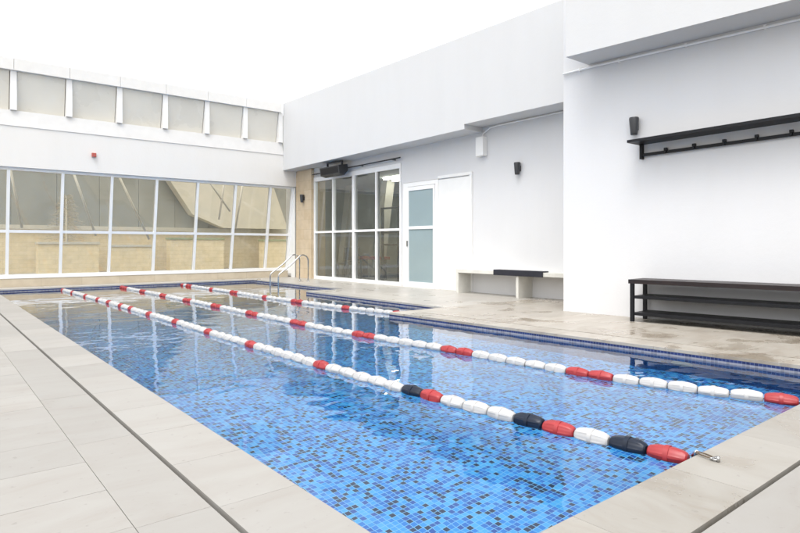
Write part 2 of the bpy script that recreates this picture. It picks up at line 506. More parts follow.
# ------------------------------------------------------------------ deck and coping
GROUT = MB(); GROUT.fix = False
def slabs(mb, x0, x1, y0, y1, dx, dy, shear=False, stagger=False, gap=0.0022, th=0.03, ox=0.0, oy=0.0, bev=0.001):
    """slabs filling a rectangle; with shear its x edges follow the skewed pool edge"""
    ys = [y0]; y = y0 + (oy if oy else dy)
    while y < y1-0.02: ys.append(y); y += dy
    ys.append(y1)
    k_ = SK if shear else 0.0
    GROUT.quad([(x0+.004-k_*y0, y0+.004, -.006), (x1-.004-k_*y0, y0+.004, -.006), (x1-.004-k_*y1, y1-.004, -.006), (x0+.004-k_*y1, y1-.004, -.006)])
    for r_ in range(len(ys)-1):
        o = (ox if ox else dx) - (dx*0.5 if (stagger and r_ % 2) else 0)
        xs = [x0]; x = x0 + (o if o > 0.02 else dx)
        while x < x1-0.02: xs.append(x); x += dx
        xs.append(x1)
        for c in range(len(xs)-1):
            g = gap/2
            dz = random.uniform(-0.0004, 0.0004)
            mb.box(xs[c]+g, xs[c+1]-g, ys[r_]+g, ys[r_+1]-g, -th, dz, bev, None, SK if shear else 0.0)
X0 = 5.42 + SK*6.93                           # sheared regions are laid out in x at y=0
mb = MB()
slabs(mb, XL-0.333, 6.02, YN-0.335, YN, 0.75, 1, ox=0.985)       # near coping
struct(mb.build('pool_coping', M['coping']))
mb = MB()
slabs(mb, X0+0.002, X0+0.335, YN, 6.60, 1, 0.55, shear=True)
slabs(mb, 5.425, 9.2, 6.60, 6.93, 0.9, 1)
slabs(mb, X0+0.36, 8.35, -4.0, 6.60, 0.9, 0.45, shear=True, stagger=True)
slabs(mb, 8.05, 9.25, 5.3, 6.60, 0.9, 0.45)
struct(mb.build('side_deck', M['wetdeck']))
mb = MB()
slabs(mb, 6.55, 6.883, 6.93, 11.02, 1, 0.55)
slabs(mb, 6.55, 9.2, 11.02, 11.35, 0.9, 1)
slabs(mb, 7.55, 7.883, 11.35, YF, 1, 0.55)
slabs(mb, -8.0, 7.883, YF, 16.86, 0.9, 0.36)
slabs(mb, 6.885, 9.2, 6.93, 11.02, 0.8, 0.45, stagger=True)
slabs(mb, 7.885, 9.2, 11.35, 16.86, 0.8, 0.45, stagger=True)
struct(mb.build('far_deck', M['fardeck']))
mb = MB()
slabs(mb, 0.58, 0.856, -4.0, YF, 1, 1.1, oy=0.7)
slabs(mb, -8.0, 0.58, -4.0, YF, 1.2, 0.40, oy=0.22, ox=0.98)
slabs(mb, 0.858, 6.05, -4.0, 0.924, 1.2, 0.40, oy=0.12)
slabs(mb, XL-0.333, XL, YN, YF, 1, 0.55, oy=0.347)                 # left coping
struct(mb.build('pool_deck', M['deck']))
struct(GROUT.build('tile_grout', M['grout']))
mb = MB()
for x0, x1, y0, y1 in ((-8.1, XL-0.01, YN, YF), (-8.1, 10, -4.1, YN-0.01), (-8.1, 10, YF+0.01, 17.0)):
    mb.box(x0, x1, y0, y1, -0.6, -0.033)
mb.hexa([(xr(YN)+.01, YN, -.6), (10, YN, -.6), (10, 6.92, -.6), (xr(6.92)+.01, 6.92, -.6)],
        [(xr(YN)+.01, YN, -.033), (10, YN, -.033), (10, 6.92, -.033), (xr(6.92)+.01, 6.92, -.033)])
mb.box(6.56, 10, 6.922, 11.34, -0.6, -0.033); mb.box(7.56, 10, 11.341, YF+.009, -0.6, -0.033)
struct(mb.build('drain_channel', M['base']))
mb = MB(); mb.fix = False
mb.quad([(-400, -400, -9), (400, -400, -9), (400, 400, -9), (-400, 400, -9)])
struct(mb.build('ground', plain('far_ground', (0.3, 0.29, 0.27), 0.9, var=0.2, scale=0.05)))

# ------------------------------------------------------------------ back facade: sloping glazing
MX = [1.54 + 1.123*k for k in range(-8, 7)] + [9.03]
FY, HY, FZ0, HZ = 16.90, 16.52, 0.30, 2.83
def gy(z): return FY + (HY-FY)*(z-FZ0)/(HZ-FZ0)
gw = thing('sloping_glazed_wall', 'long white framed glazing with bronze panes, leaning over the far pool end', 'glazed wall', (1, 16.9, 0))
mb = MB(); mb.box(-8, 9.06, 16.861, 17.02, -0.03, 0.20); mb.build('plinth', M['plinth'], gw)
mb = MB(); mb.box(-8, 9.06, 16.85, 17.0, 0.203, FZ0, 0.006); mb.build('sill', M['alu'], gw)
mb = MB(); mb.box(-8, 9.06, HY-0.02, HY+0.1, HZ-0.045, HZ+0.02); mb.build('head_rail', M['alu'], gw)
TZ = 1.345
mb = MB(); mb.prism([(gy(TZ-.035)-.03, TZ-.035), (gy(TZ+.035)-.03, TZ+.035), (gy(TZ+.035)+.05, TZ+.035), (gy(TZ-.035)+.05, TZ-.035)], 'x', -8, 9.03)
mb.build('transom', M['alu'], gw)
for x in MX:
    mb = MB()
    hw = 0.032
    mb.prism([(gy(FZ0)-.045, FZ0), (gy(HZ-.045)-.045, HZ-.045), (gy(HZ-.045)+.06, HZ-.045), (gy(FZ0)+.06, FZ0)], 'x', x-hw, x+hw)
    mb.build('mullion', M['alu'], gw)
for i in range(len(MX)-1):
    for z0, z1 in ((FZ0, TZ-.035), (TZ+.035, HZ-.045)):
        mb = MB(); mb.fix = False
        a, b = MX[i]+.032, MX[i+1]-.032
        j = random.uniform(-.004, .004)
        mb.quad([(a, gy(z0)+.01+j, z0), (b, gy(z0)+.01-j, z0), (b, gy(z1)+.01-j, z1), (a, gy(z1)+.01+j, z1)])
        mb.build('window_pane', M['bronze'], gw)
mb = MB(); mb.box(9.063, 9.098, 16.43, 16.98, 0.30, 2.829); mb.box(9.063, 9.098, 16.43, 16.86, 0.12, 0.299); mb.box(9.063, 9.098, 16.43, 16.66, 0, 0.119)
mb.build('end_panel', M['paint'], gw)

# upper wall with blinds
uw = thing('upper_wall', 'white rendered wall above the glazing with a row of grey blinds along its top', 'wall', (1, 16.4, 2.83))
mb = MB(); mb.box(-8, 9.4, 16.40, 16.72, 2.852, 3.81); mb.build('wall', M['warm'], uw)
mb = MB(); mb.prism([(16.385, 3.812), (16.46, 4.19), (16.72, 4.19), (16.72, 3.812)], 'x', -8, 8.648); mb.build('sill', M['sillpaint'], uw)
PX = [1.63 + 1.157*k for k in range(-8, 7)]
for x in PX:
    mb = MB(); mb.box(x-.065, x+.065, 16.40, 16.70, 4.192, 5.11); mb.build('post', M['cap'], uw)
for i in range(len(PX)-1):
    a, b = PX[i]+.067, PX[i+1]-.067
    mb = MB(); mb.prism([(16.61, 4.20), (16.43, 5.108), (16.46, 5.108), (16.64, 4.20)], 'x', a+.012, b-.012); mb.build('blind', M['blind'], uw)
    mb = MB(); mb.box(PX[i]+.003, PX[i+1]-.003, 16.33, 16.74, 5.112, 5.39, 0.004); mb.build('cap', M['glarecutcap'], uw)
mb = MB(); mb.box(-8, 8.64, 16.73, 16.76, 4.19, 5.3); mb.build('backing', M['charcoal'], uw)

# terrace behind the sloping glazing, open to the sky
tw = thing('terrace_wall', 'cream coursed wall with grey panels above, seen through the bronze glazing', 'wall', (1, 26, 0))
mb = MB(); mb.box(-14, 22, 26.0, 26.25, -0.03, 1.62); mb.build('cladding', M['ochre'], tw)
mb = MB(); mb.box(-14, 22, 25.9, 26.27, 1.622, 1.78); mb.build('coping', M['palegrey'], tw)
for k in range(24):
    mb = MB(); mb.box(-14+k*1.5+.008, -14+(k+1)*1.5-.008, 26.06, 26.2, 1.782, 7.4); mb.build('panel', M['greypanel'], tw)
mb = MB(); mb.box(-14, 22, 17.02, 26.3, -0.3, -0.03); struct(mb.build('terrace_floor', M['deck']))
mb = MB(); mb.prism([(10.4, 1.79), (9.0, 2.35), (7.6, 4.4), (7.0, 7.0), (11.6, 7.0), (13.6, 1.79)], 'y', 25.3, 25.85)
tag(mb.build('lit_area_shape', M['lightshape'], None), 'pale sloping shape added for a lit area behind the right half of the glazing', 'lit area shape')  # added shape: its pale colour stands for a diagonal lit area
for k, (x0, z0, x1, z1) in enumerate(((1.75, 3.3, 2.15, 1.5), (3.2, 3.3, 4.05, 1.3), (4.35, 3.3, 5.6, 1.2), (7.0, 3.3, 8.3, 2.2), (8.2, 3.4, 7.9, 1.9), (8.9, 3.4, 8.5, 1.6))):
    mb = MB(); mb.tube([(x0, 19.6, z0+.6), (x1, 19.65, z1)], 0.035, 8)
    tag(mb.build('steel_brace', M['bracepaint'], None), ['pale slanting brace leftmost behind the bronze glazing', 'pale slanting brace behind the second full glazing bay from the left', 'pale slanting brace behind the third full glazing bay from the left', 'long pale brace falling to the right behind the last glazing bays', 'pale upright brace crossing behind the last glazing bays', 'steep pale brace nearest the stone pier, behind the glazing'][k], 'brace', 'braces behind the glazing')
for k, (x0, x1, y0, h, lab) in enumerate(((3.2, 5.2, 25.2, 1.05, 'low cream planter box behind the leftmost full glazing bay'), (5.6, 7.2, 25.0, 0.95, 'cream planter box behind the second full glazing bay'), (7.9, 10.2, 25.3, 1.25, 'wide cream planter box with a green lid behind the third glazing bay'), (12.0, 14.5, 25.1, 1.2, 'cream planter box behind the last glazing bay by the stone pier'))):
    pb = thing('planter_box', lab, 'planter', ((x0+x1)/2, y0, 0), 'planter boxes behind the glazing')
    mb = MB(); mb.box(x0, x1, y0-.5, y0, -0.03, h, 0.01); mb.build('box', M['ochre'], pb)
    mb = MB(); mb.box(x0-.03, x1+.03, y0-.53, y0+.03, h+.001, h+.09, 0.008); mb.build('lid', M['lid'] if k in (2, 3) else M['palegrey'], pb)
# pale palm shape added in place of a reflection in the second bay
PX0, PY0 = 4.25, 25.45
pl = thing('reflection_palm', 'pale palm shape added for a reflection in the second glazing bay', 'reflection shape', (PX0, PY0, 0))
mb = MB(); mb.tube([(PX0, PY0, -0.03), (PX0, PY0, 0.4)], [.16, .22], 16); mb.build('pot', M['palegrey'], pl)
mb = MB(); mb.tube([(PX0, PY0, 0.38), (PX0-.02, PY0, 1.2), (PX0-.04, PY0, 2.9)], [.06, .05, .02], 8); mb.build('trunk', M['lightshape'], pl)
mb = MB(); mb.fix = False
for k in range(90):
    a = k*2.4+random.uniform(-.3, .3); q = k/90
    z0 = 1.15 + 1.75*q; L = (0.75*(1-q)+.16)*random.uniform(.7, 1.1)
    for t in range(8):
        f0 = t/8; c = Vector((PX0-.02+math.cos(a)*L*f0, PY0+math.sin(a)*L*f0*.5, z0+0.30*f0-0.34*f0*f0))
        for sd in (-1, 0, 1):
            b_ = a+sd*random.uniform(.4, .9); r_ = random.uniform(.07, .15)
            tip = c + Vector((math.cos(b_)*r_, math.sin(b_)*r_*.5, random.uniform(-.05, .05)))
            mb.quad([c+Vector((0, 0, .006)), c+Vector((0.004, .01, -.008)), tip, tip+Vector((0, 0, .004))])
mb.build('fronds', M['lightshape'], pl)

# stone pier
mb = MB(); mb.box(9.10, 9.6, 15.47, 16.395, -0.02, 3.33); mb.box(9.10, 9.6, 16.396, 16.84, 3.0, 3.3)
tag(mb.build('stone_pier', M['sand'], None), 'sandstone clad pier between the sloping glazing and the tall gym windows', 'pier')

# ------------------------------------------------------------------ side wall with gym windows and door
sw = thing('side_wall', 'white recessed wall with tall gym windows and glass door under the overhang', 'wall', (9.3, 11, 0))
mb = MB()
mb.box(9.2, 9.4, 5.2, 9.90, -0.02, 3.6); mb.box(9.2, 9.4, 11.17, 11.28, -0.02, 3.6)
mb.box(9.2, 9.4, 9.90, 11.17, 2.54, 3.6); mb.box(9.2, 9.4, 11.28, 15.47, 3.06, 3.6)
mb.build('wall', M['recess'], sw)
def window(y0, y1):
    f = MB()
    z0, z1 = -0.02, 3.055
    fr = 0.05
    f.box(9.185, 9.30, y0, y0+fr, z0, z1, .004); f.box(9.185, 9.30, y1-fr, y1, z0, z1, .004)
    f.box(9.186, 9.299, y0+fr, y1-fr, z0, 0.09, .004); f.box(9.186, 9.299, y0+fr, y1-fr, 2.93, z1, .004)
    fo = f.build('window_frame', M['alu'], sw)
    ym = (y0+y1)/2
    c = MB(); c.box(9.19, 9.29, ym-.028, ym+.028, 0.091, 2.929, .003); c.build('mullion', M['alu'], fo)
    c = MB()
    c.box(9.192, 9.288, y0+fr+.001, ym-.029, 1.375, 1.435, .003); c.box(9.192, 9.288, ym+.029, y1-fr-.001, 1.375, 1.435, .003); c.build('transom', M['alu'], fo)
    for a, b in ((y0+fr, ym-.028), (ym+.028, y1-fr)):
        for c0, c1 in ((0.09, 1.37), (1.44, 2.93)):
            g = MB(); g.fix = False
            j = random.uniform(-.003, .003)
            g.quad([(9.245+j, b, c0), (9.245-j, a, c0), (9.245-j, a, c1), (9.245+j, b, c1)]); g.build('pane', M['clear'], fo)
window(11.285, 13.36); window(13.365, 15.465)
# door
d = MB()
d.box(9.17, 9.30, 9.905, 10.0, -0.02, 2.53, .004); d.box(9.17, 9.30, 11.0, 11.165, -0.02, 2.53, .004); d.box(9.171, 9.299, 10.0, 11.0, 2.43, 2.53, .004)
do = d.build('door_frame', M['alu'], sw)
d = MB()
d.box(9.15, 9.21, 10.005, 10.06, 0.0, 2.42, .003); d.box(9.15, 9.21, 10.94, 10.995, 0.0, 2.42, .003)
d.box(9.151, 9.209, 10.06, 10.94, 0.0, 0.13, .003); d.box(9.151, 9.209, 10.06, 10.94, 2.33, 2.42, .003); d.box(9.151, 9.209, 10.06, 10.94, 1.395, 1.465, .003)
d.build('leaf', M['alu'], do)
d = MB(); d.box(9.17, 9.19, 10.06, 10.94, 0.13, 2.33); d.build('frosted_pane', M['teal'], do, 'teal frosted glass of the door')
d = MB(); d.box(9.12, 9.149, 10.955, 10.985, 0.98, 1.12, .004); d.build('handle', M['chrome'], do)
# sliding track cover and the white panel beside the door
d = MB(); d.box(9.16, 9.198, 8.83, 9.90, 2.535, 2.60, .004); d.box(9.155, 9.198, 8.83, 8.90, -0.005, 2.533, .004); d.build('track_cover', M['paint'], sw)
d = MB(); d.box(9.18, 9.198, 8.903, 9.902, 0.0, 2.51, .003); d.build('pocket_panel', M['paint'], sw)
# curtain pole above the gym windows
d = MB(); d.tube([(9.1, 11.2, 3.17), (9.1, 15.4, 3.14)], 0.018, 8)
for y in (11.5, 12.9, 14.2, 15.3): d.box(9.09, 9.2, y-.012, y+.012, 3.14, 3.165)
tag(d.build('awning_pole', M['charcoal'], None), 'thin dark pole running along above the gym windows', 'pole')

# roof overhang (fascia) over the recess
ro = thing('roof_overhang', 'deep white rendered roof overhang above the gym windows and glass door', 'roof', (8.65, 11, 3.33))
mb = MB()
mb.prism([(5.2, 3.507), (8.55, 3.507), (8.55, 3.405), (16.398, 3.335), (16.398, 5.40), (8.55, 5.32), (5.2, 5.285)], 'x', 8.65, 10.4)
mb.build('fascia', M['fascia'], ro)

# near block: right hand wall
def xw(y): return 7.6 + 0.1*(5.385-y)
nb = thing('changing_block', 'tall white rendered block on the right, nearest the camera, with overhanging fascia', 'building', (7.6, 5.385, 0))
mb = MB()
mb.hexa([(xw(5.385), 5.385, -.02), (xw(-5), -5, -.02), (11.5, -5, -.02), (11.5, 5.385, -.02)], [(xw(5.385), 5.385, 5.3), (xw(-5), -5, 5.3), (11.5, -5, 5.3), (11.5, 5.385, 5.3)])
mb.build('wall', M['white'], nb)
# fascia: bottom edge measured on the block's slanting face
YS = 4.97
def xf(y): return xw(y) - 0.575
def zb(y): return 3.675 - 0.0
mb = MB()
mb.hexa([(xf(YS), YS, zb(YS)), (xw(YS)+.05, YS, zb(YS)), (xw(-5)+.05, -5, zb(-5)), (xf(-5), -5, zb(-5))],
        [(xf(YS), YS, 5.34), (xw(YS)+.05, YS, 5.34), (xw(-5)+.05, -5, 5.34), (xf(-5), -5, 5.34)])
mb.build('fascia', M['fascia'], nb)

# ------------------------------------------------------------------ things on the walls
def wall_box(mb, y0, y1, z0, z1, d0, d1, bev=0.0):
    """box standing d0..d1 out from the slanting near wall"""
    ang = math.atan(0.1)
    mt = Matrix.Translation((xw((y0+y1)/2), (y0+y1)/2, 0)) @ Matrix.Rotation(ang, 4, 'Z')
    h = (y1-y0)/2
    mb.box(-d1, -d0, -h, h, z0, z1, bev, mt)
    return mb
def sconce(x, y, z, ang, lab):
    mb = MB()
    prof = [(0.062, 0.12), (0.066, 0.10), (0.048, -0.10), (0.044, -0.12)]
    rings = []
    for r_, zz in prof:
        rings.append([mb.bm.verts.new((-0.075 + r_*math.cos(t*math.pi/8), r_*math.sin(t*math.pi/8), zz)) for t in range(16)])
    for a, b in zip(rings, rings[1:]):
        for t in range(16):
            f = mb.bm.faces.new([a[t], a[(t+1) % 16], b[(t+1) % 16], b[t]]); f.smooth = True
    mb.bm.faces.new(rings[0]); mb.bm.faces.new(rings[-1])
    mb.box(-0.02, 0.001, -0.035, 0.035, -0.05, 0.06)
    o = mb.build('wall_lamp', M['charcoal'])
    o.location = (x, y, z); o.rotation_euler = (0, 0, ang)
    return tag(o, lab, 'wall lamp', 'dark wall lamps')
sconce(xw(4.26), 4.265, 2.655, math.atan(.1), 'dark tapered wall lamp directly above the left end of the black coat rack')
sconce(9.2, 7.55, 2.53, 0, 'dark wall lamp above the pale concrete bench')
sconce(9.1, 15.9, 2.45, 0, 'tiny dark wall lamp on the sandstone pier')

mb = MB(); mb.box(9.06, 9.198, 8.41, 8.62, 2.89, 3.29, 0.012)
jb = tag(mb.build('junction_box', M['paint']), 'white upright electrical box high on the recessed wall beside the conduit', 'electrical box')
mb = MB(); mb.tube([(9.16, 8.52, 3.291), (9.165, 8.5, 3.36), (9.165, 8.30, 3.46), (9.17, 8.1, 3.475), (9.17, 5.4, 3.475)], 0.014, 8)
tag(mb.build('conduit', M['alu']), 'white conduit climbing from the electrical box to the raised soffit', 'conduit')
mb = MB()
mb.tube([(xw(y)-.03, y, z) for y, z in ((5.37, 3.615), (4.9, 3.63), (3.5, 3.625), (2.0, 3.62), (0, 3.615))], 0.016, 8)
for y in (5.1, 4.5, 3.6, 2.7, 1.8): wall_box(mb, y-.012, y+.012, 3.605, 3.648, 0, .048)
tag(mb.build('conduit', M['alu']), 'white conduit clipped along the near wall just below its fascia', 'conduit')

# loudspeaker under the soffit
sp = thing('hanging_speaker', 'black angular loudspeaker hung from the soffit above the gym windows', 'loudspeaker', (8.92, 13.9, 3.0))
mb = MB(); mb.prism([(8.78, 2.975), (8.74, 3.20), (9.04, 3.25), (9.06, 3.08), (8.95, 2.94)], 'y', 13.42, 14.40); mb.build('cabinet', M['charcoal'], sp)
mb = MB(); mb.prism([(8.769, 3.0), (8.741, 3.17), (8.746, 3.17), (8.774, 3.0)], 'y', 13.47, 14.35); mb.build('grille', M['black'], sp)
mb = MB(); mb.box(8.90, 8.95, 13.50, 13.54, 3.222, 3.345); mb.box(8.90, 8.95, 14.24, 14.28, 3.222, 3.345); mb.box(8.90, 8.95, 13.541, 14.239, 3.318, 3.344); mb.build('bracket', M['charcoal'], sp)
# alarm
al = MB(); al.box(3.28, 3.38, 16.33, 16.399, 3.24, 3.34, 0.01)
tag(al.build('fire_alarm', M['alarm']), 'small red alarm box on the white wall above the glazing', 'alarm')
# scuffed white hook by the right edge
mb = MB(); wall_box(mb, 2.20, 2.26, 2.66, 2.74, 0, .012, .003); wall_box(mb, 2.215, 2.235, 2.67, 2.69, .012, .05, .003)
tag(mb.build('wall_hook', M['paint']), 'small white hook on the near wall above the black coat rack', 'hook')

# coat rack
rk = thing('coat_rack', 'long black wall rack with a shelf board over a row of hooks', 'coat rack', (xw(2.6), 2.6, 2.3))
ZS = lambda y: 0.028*(4.2-y)               # it climbs a little towards the camera
def rack_box(mb, y0, y1, z0, z1, d0, d1):
    pts = []
    for dz in (z0, z1):
        pts.append([(xw(y)-d, y, dz+ZS(y)) for y, d in ((y0, d0), (y0, d1), (y1, d1), (y1, d0))])
    mb.hexa(*pts); return mb
mb = MB(); rack_box(mb, 0.9, 4.22, 2.392, 2.428, 0.004, 0.33); mb.build('shelf_board', M['black'], rk)
mb = MB(); rack_box(mb, 0.9, 4.154, 2.225, 2.265, 0.03, 0.055); mb.build('rail', M['black'], rk)
for y in (4.17, 0.95):
    mb = MB(); rack_box(mb, y-.015, y+.015, 2.19, 2.391, 0.003, 0.07); mb.build('bracket', M['black'], rk)
y = 3.84
while y > 0.95:
    mb = MB(); rack_box(mb, y-.018, y+.018, 2.266, 2.30, 0.032, 0.075); rack_box(mb, y-.012, y+.012, 2.235, 2.2615, 0.0555, 0.085); mb.build('hook', M['black'], rk)
    y -= 0.355

# dark bench at the near wall
ang = math.atan(.1)
bn = thing('shelf_bench', 'long dark brown bench with two open shoe shelves against the near wall', 'bench', (xw(2.8), 2.8, 0))
def bbox(y0, y1, z0, z1, d0, d1, bev=.004):
    mb = MB()
    mt = Matrix.Translation((xw(4.16), 4.16, 0)) @ Matrix.Rotation(ang, 4, 'Z')
    mb.box(-d1, -d0, y0-4.16, y1-4.16, z0, z1, bev, mt)
    return mb
bbox(1.2, 4.16, 0.50, 0.555, 0.03, 0.50).build('seat', M['brownwood'], bn)
bbox(1.25, 4.09, 0.305, 0.345, 0.045, 0.485).build('shelf', M['black'], bn)
bbox(1.25, 4.09, 0.085, 0.125, 0.045, 0.485).build('shelf', M['black'], bn)
for y in (4.095, 1.22):
    for d_ in (0.04, 0.445):
        bbox(y, y+.045, 0.0, 0.499, d_, d_+.045, .002).build('leg', M['black'], bn)

# concrete bench
cb = thing('concrete_bench', 'pale painted concrete bench with open niches along the recessed wall', 'bench', (9.06, 7.3, 0))
mb = MB(); mb.box(8.77, 9.198, 5.45, 8.91, 0.43, 0.505, .004); mb.build('seat', M['concrete'], cb)
for y in (8.845, 7.23, 5.5):
    mb = MB(); mb.box(8.773, 9.197, y, y+.06, 0, 0.429, .004); mb.build('upright', M['concrete'], cb)
mb = MB(); mb.box(8.757, 8.93, 6.65, 7.84, 0.507, 0.53, .008); mb.box(8.745, 8.767, 6.651, 7.839, 0.42, 0.529, .006)
tag(mb.build('seat_pad', M['pad']), 'black seat pad draped over the front of the concrete bench', 'seat pad')

# ------------------------------------------------------------------ ladder
ld = thing('pool_ladder', 'stainless steel ladder with two arched handrails at the far right of the pool', 'pool ladder', (7.5, 14.35, 0))
for y in (14.36, 14.84):
    pts = [(7.43, y, -0.85), (7.43, y, 0.16)]
    pts += arc((7.53, y, 0.16), 0.10, math.pi, math.pi-R(58), 6, (1, 0, 0), (0, 0, 1))
    pts += [(7.83, y, 0.49)]
    pts += arc((8.18, y, 0.57), 0.17, R(122), 0, 12, (1, 0, 0), (0, 0, 1))
    pts += [(8.35, y, 0.02)]
    mb = MB(); mb.tube(pts, 0.019, 12); mb.build('handrail', M['chrome'], ld)
    mb = MB(); mb.tube([(8.35, y, 0.0), (8.35, y, 0.02)], 0.045, 16); mb.build('flange', M['chrome'], ld)
for z in (-0.75, -0.5, -0.25):
    mb = MB(); mb.box(7.40, 7.47, 14.38, 14.82, z-.012, z+.012, .004); mb.build('tread', M['chrome'], ld)

# underwater lamp
mb = MB()
mb.tube([(xr(2.65)-.001, 2.65, -0.36), (xr(2.65)-.02, 2.65, -0.36)], 0.10, 24)
mb.tube([(xr(2.65)-.021, 2.65, -0.36), (xr(2.65)-.03, 2.65, -0.36)], 0.08, 24)
tag(mb.build('pool_light', M['whiteplastic']), 'round white underwater lamp on the right wall of the pool', 'pool light')

# ------------------------------------------------------------------ lane ropes
def float_mesh(name, mat):
    """barrel float: bulging body with raised longitudinal panels, a middle ring and blunt ends"""
    bm = bmesh.new()
    NA, L = 48, 0.097
    prof = [(-L, .016), (-L, .026), (-.090, .034), (-.078, .040), (-.060, .0445), (-.040, .0475), (-.020, .049), (-.0125, .0492), (-.0115, .0512), (.0115, .0512), (.0125, .0492), (.020, .049), (.040, .0475), (.060, .0445), (.078, .040), (.090, .034), (L, .026), (L, .016)]
    rings = []
    for i, (t, r_) in enumerate(prof):
        ring = []
        for k in range(NA):
            a = 2*math.pi*k/NA
            ph = (k % 8)
            groove = 0.0
            if abs(t) < .083 and abs(t) > .0120:
                groove = 0.0030 if ph in (2, 3, 4, 5, 6) else 0.0
            ring.append(bm.verts.new((t, (r_-groove)*math.cos(a), (r_-groove)*math.sin(a))))
        rings.append(ring)
    for a, b in zip(rings, rings[1:]):
        for k in range(NA):
            f = bm.faces.new([a[k], a[(k+1) % NA], b[(k+1) % NA], b[k]]); f.smooth = True
    bm.faces.new(rings[0]); bm.faces.new(rings[-1])
    bmesh.ops.recalc_face_normals(bm, faces=bm.faces)
    for e in bm.edges:
        if len(e.link_faces) == 2 and e.calc_face_angle(0) > R(32): e.smooth = False
    me = bpy.data.meshes.new(name); bm.to_mesh(me); bm.free(); me.materials.append(mat)
    return me
FM = {'R': float_mesh('red_float', M['red']), 'W': float_mesh('white_float', M['whiteplastic']), 'K': float_mesh('navy_float', M['navy'])}
FZL = -0.060
def path_at(P, s):
    for a, b in zip(P, P[1:]):
        L = (Vector(b)-Vector(a)).length
        if s <= L: return Vector(a).lerp(Vector(b), s/L), (Vector(b)-Vector(a)).normalized()
        s -= L
    return Vector(P[-1]), (Vector(P[-1])-Vector(P[-2])).normalized()
def smooth_path(P):
    Q = [Vector(p) for p in P]; out = []
    for i in range(len(Q)-1):
        p0, p1, p2, p3 = Q[max(i-1, 0)], Q[i], Q[i+1], Q[min(i+2, len(Q)-1)]
        for k in range(6):
            t = k/6
            out.append(0.5*((2*p1)+(p2-p0)*t+(2*p0-5*p1+4*p2-p3)*t*t+(3*p1-p0-3*p2+p3)*t**3))
    return out+[Q[-1]]
def lane_rope(lab, P, colour, pitch, lead, end_len):
    P = smooth_path([(x, y, 0) for x, y in P])
    root = thing('lane_rope', lab, 'lane rope', (P[0].x, P[0].y, FZL), 'floating lane ropes')
    total = sum((b-a).length for a, b in zip(P, P[1:]))
    n = int((total-lead-end_len)/pitch)
    wob = lambda y: FZL + 0.0025*math.sin(y*2.1+P[0].x) 
    cpts = []
    s = lead*0.6
    while s < total:
        q, _ = path_at(P, s); cpts.append((q.x, q.y, wob(q.y))); s += 0.3
    cpts.append((P[-1].x, P[-1].y+.0, wob(P[-1].y)))
    mb = MB(); mb.tube(cpts, 0.005, 6); mb.build('cable', M['cable'], root)
    names = {'R': 'red float', 'W': 'white float', 'K': 'navy blue float'}
    for i in range(n):
        q, t = path_at(P, lead + pitch*(i+.5))
        c = colour(i, n)
        o = bpy.data.objects.new('float', FM[c])
        COL.objects.link(o); o.parent = root
        o.matrix_parent_inverse = root.matrix_basis.inverted()
        o.location = (q.x + random.uniform(-.003, .003), q.y, wob(q.y) + random.uniform(-.002, .003))
        rx = Matrix.Rotation(math.atan2(t.y, t.x)+random.uniform(-.035, .035), 4, 'Z') @ Matrix.Rotation(random.uniform(-.025, .025), 4, 'Y') @ Matrix.Rotation(random.uniform(0, 6.28), 4, 'X')
        o.rotation_euler = rx.to_euler()
        o.scale = (pitch/0.2*0.995,)+(1.0,)*2
        o['label'] = names[c]
    return root
def col1(i, n):
    if i in (0, 3, 8): return 'R'
    if i in (1, 4, 9): return 'K'
    if i >= 15 and (i-15) in (0, 7, 13, 19, 25, 30, 33, 37, 41, 46, 52): return 'R'
    return 'R' if i == n-1 else 'W'
def col2(i, n):
    return 'R' if (i == 0 or i % 7 in (6, 0) or i == n-1) else 'W'
def col3(i, n):
    return 'R' if (i == 0 or i % 7 == 6 or i % 14 == 0 or i == n-1) else 'W'
rp1 = lane_rope('nearest lane rope, white floats with red and navy ones, hooked to the near coping',
    [(2.935, 1.30), (2.905, 1.5), (2.86, 1.85), (2.81, 2.28), (2.755, 3.1), (2.72, 4.3), (2.70, 6.0), (2.70, 8.5), (2.66, 12), (2.60, 14.5), (2.55, 16.13)], col1, 0.2, 0.045, 0.03)
rp2 = lane_rope('middle lane rope of white floats with pairs of red ones',
    [(4.60, 1.295), (4.53, 1.5), (4.39, 1.95), (4.24, 2.75), (4.14, 4.1), (4.03, 5.4), (3.95, 6.9), (3.94, 9.5), (3.93, 13), (3.88, 16.13)], col2, 0.2045, 0.075, 0.03)
rp3 = lane_rope('farthest lane rope, shorter, white floats with red ones, ending at the stepped deck corner',
    [(5.74, 6.94), (5.70, 7.15), (5.55, 8.3), (5.45, 9.6), (5.42, 12.0), (5.38, 16.13)], col3, 0.2, 0.05, 0.03)
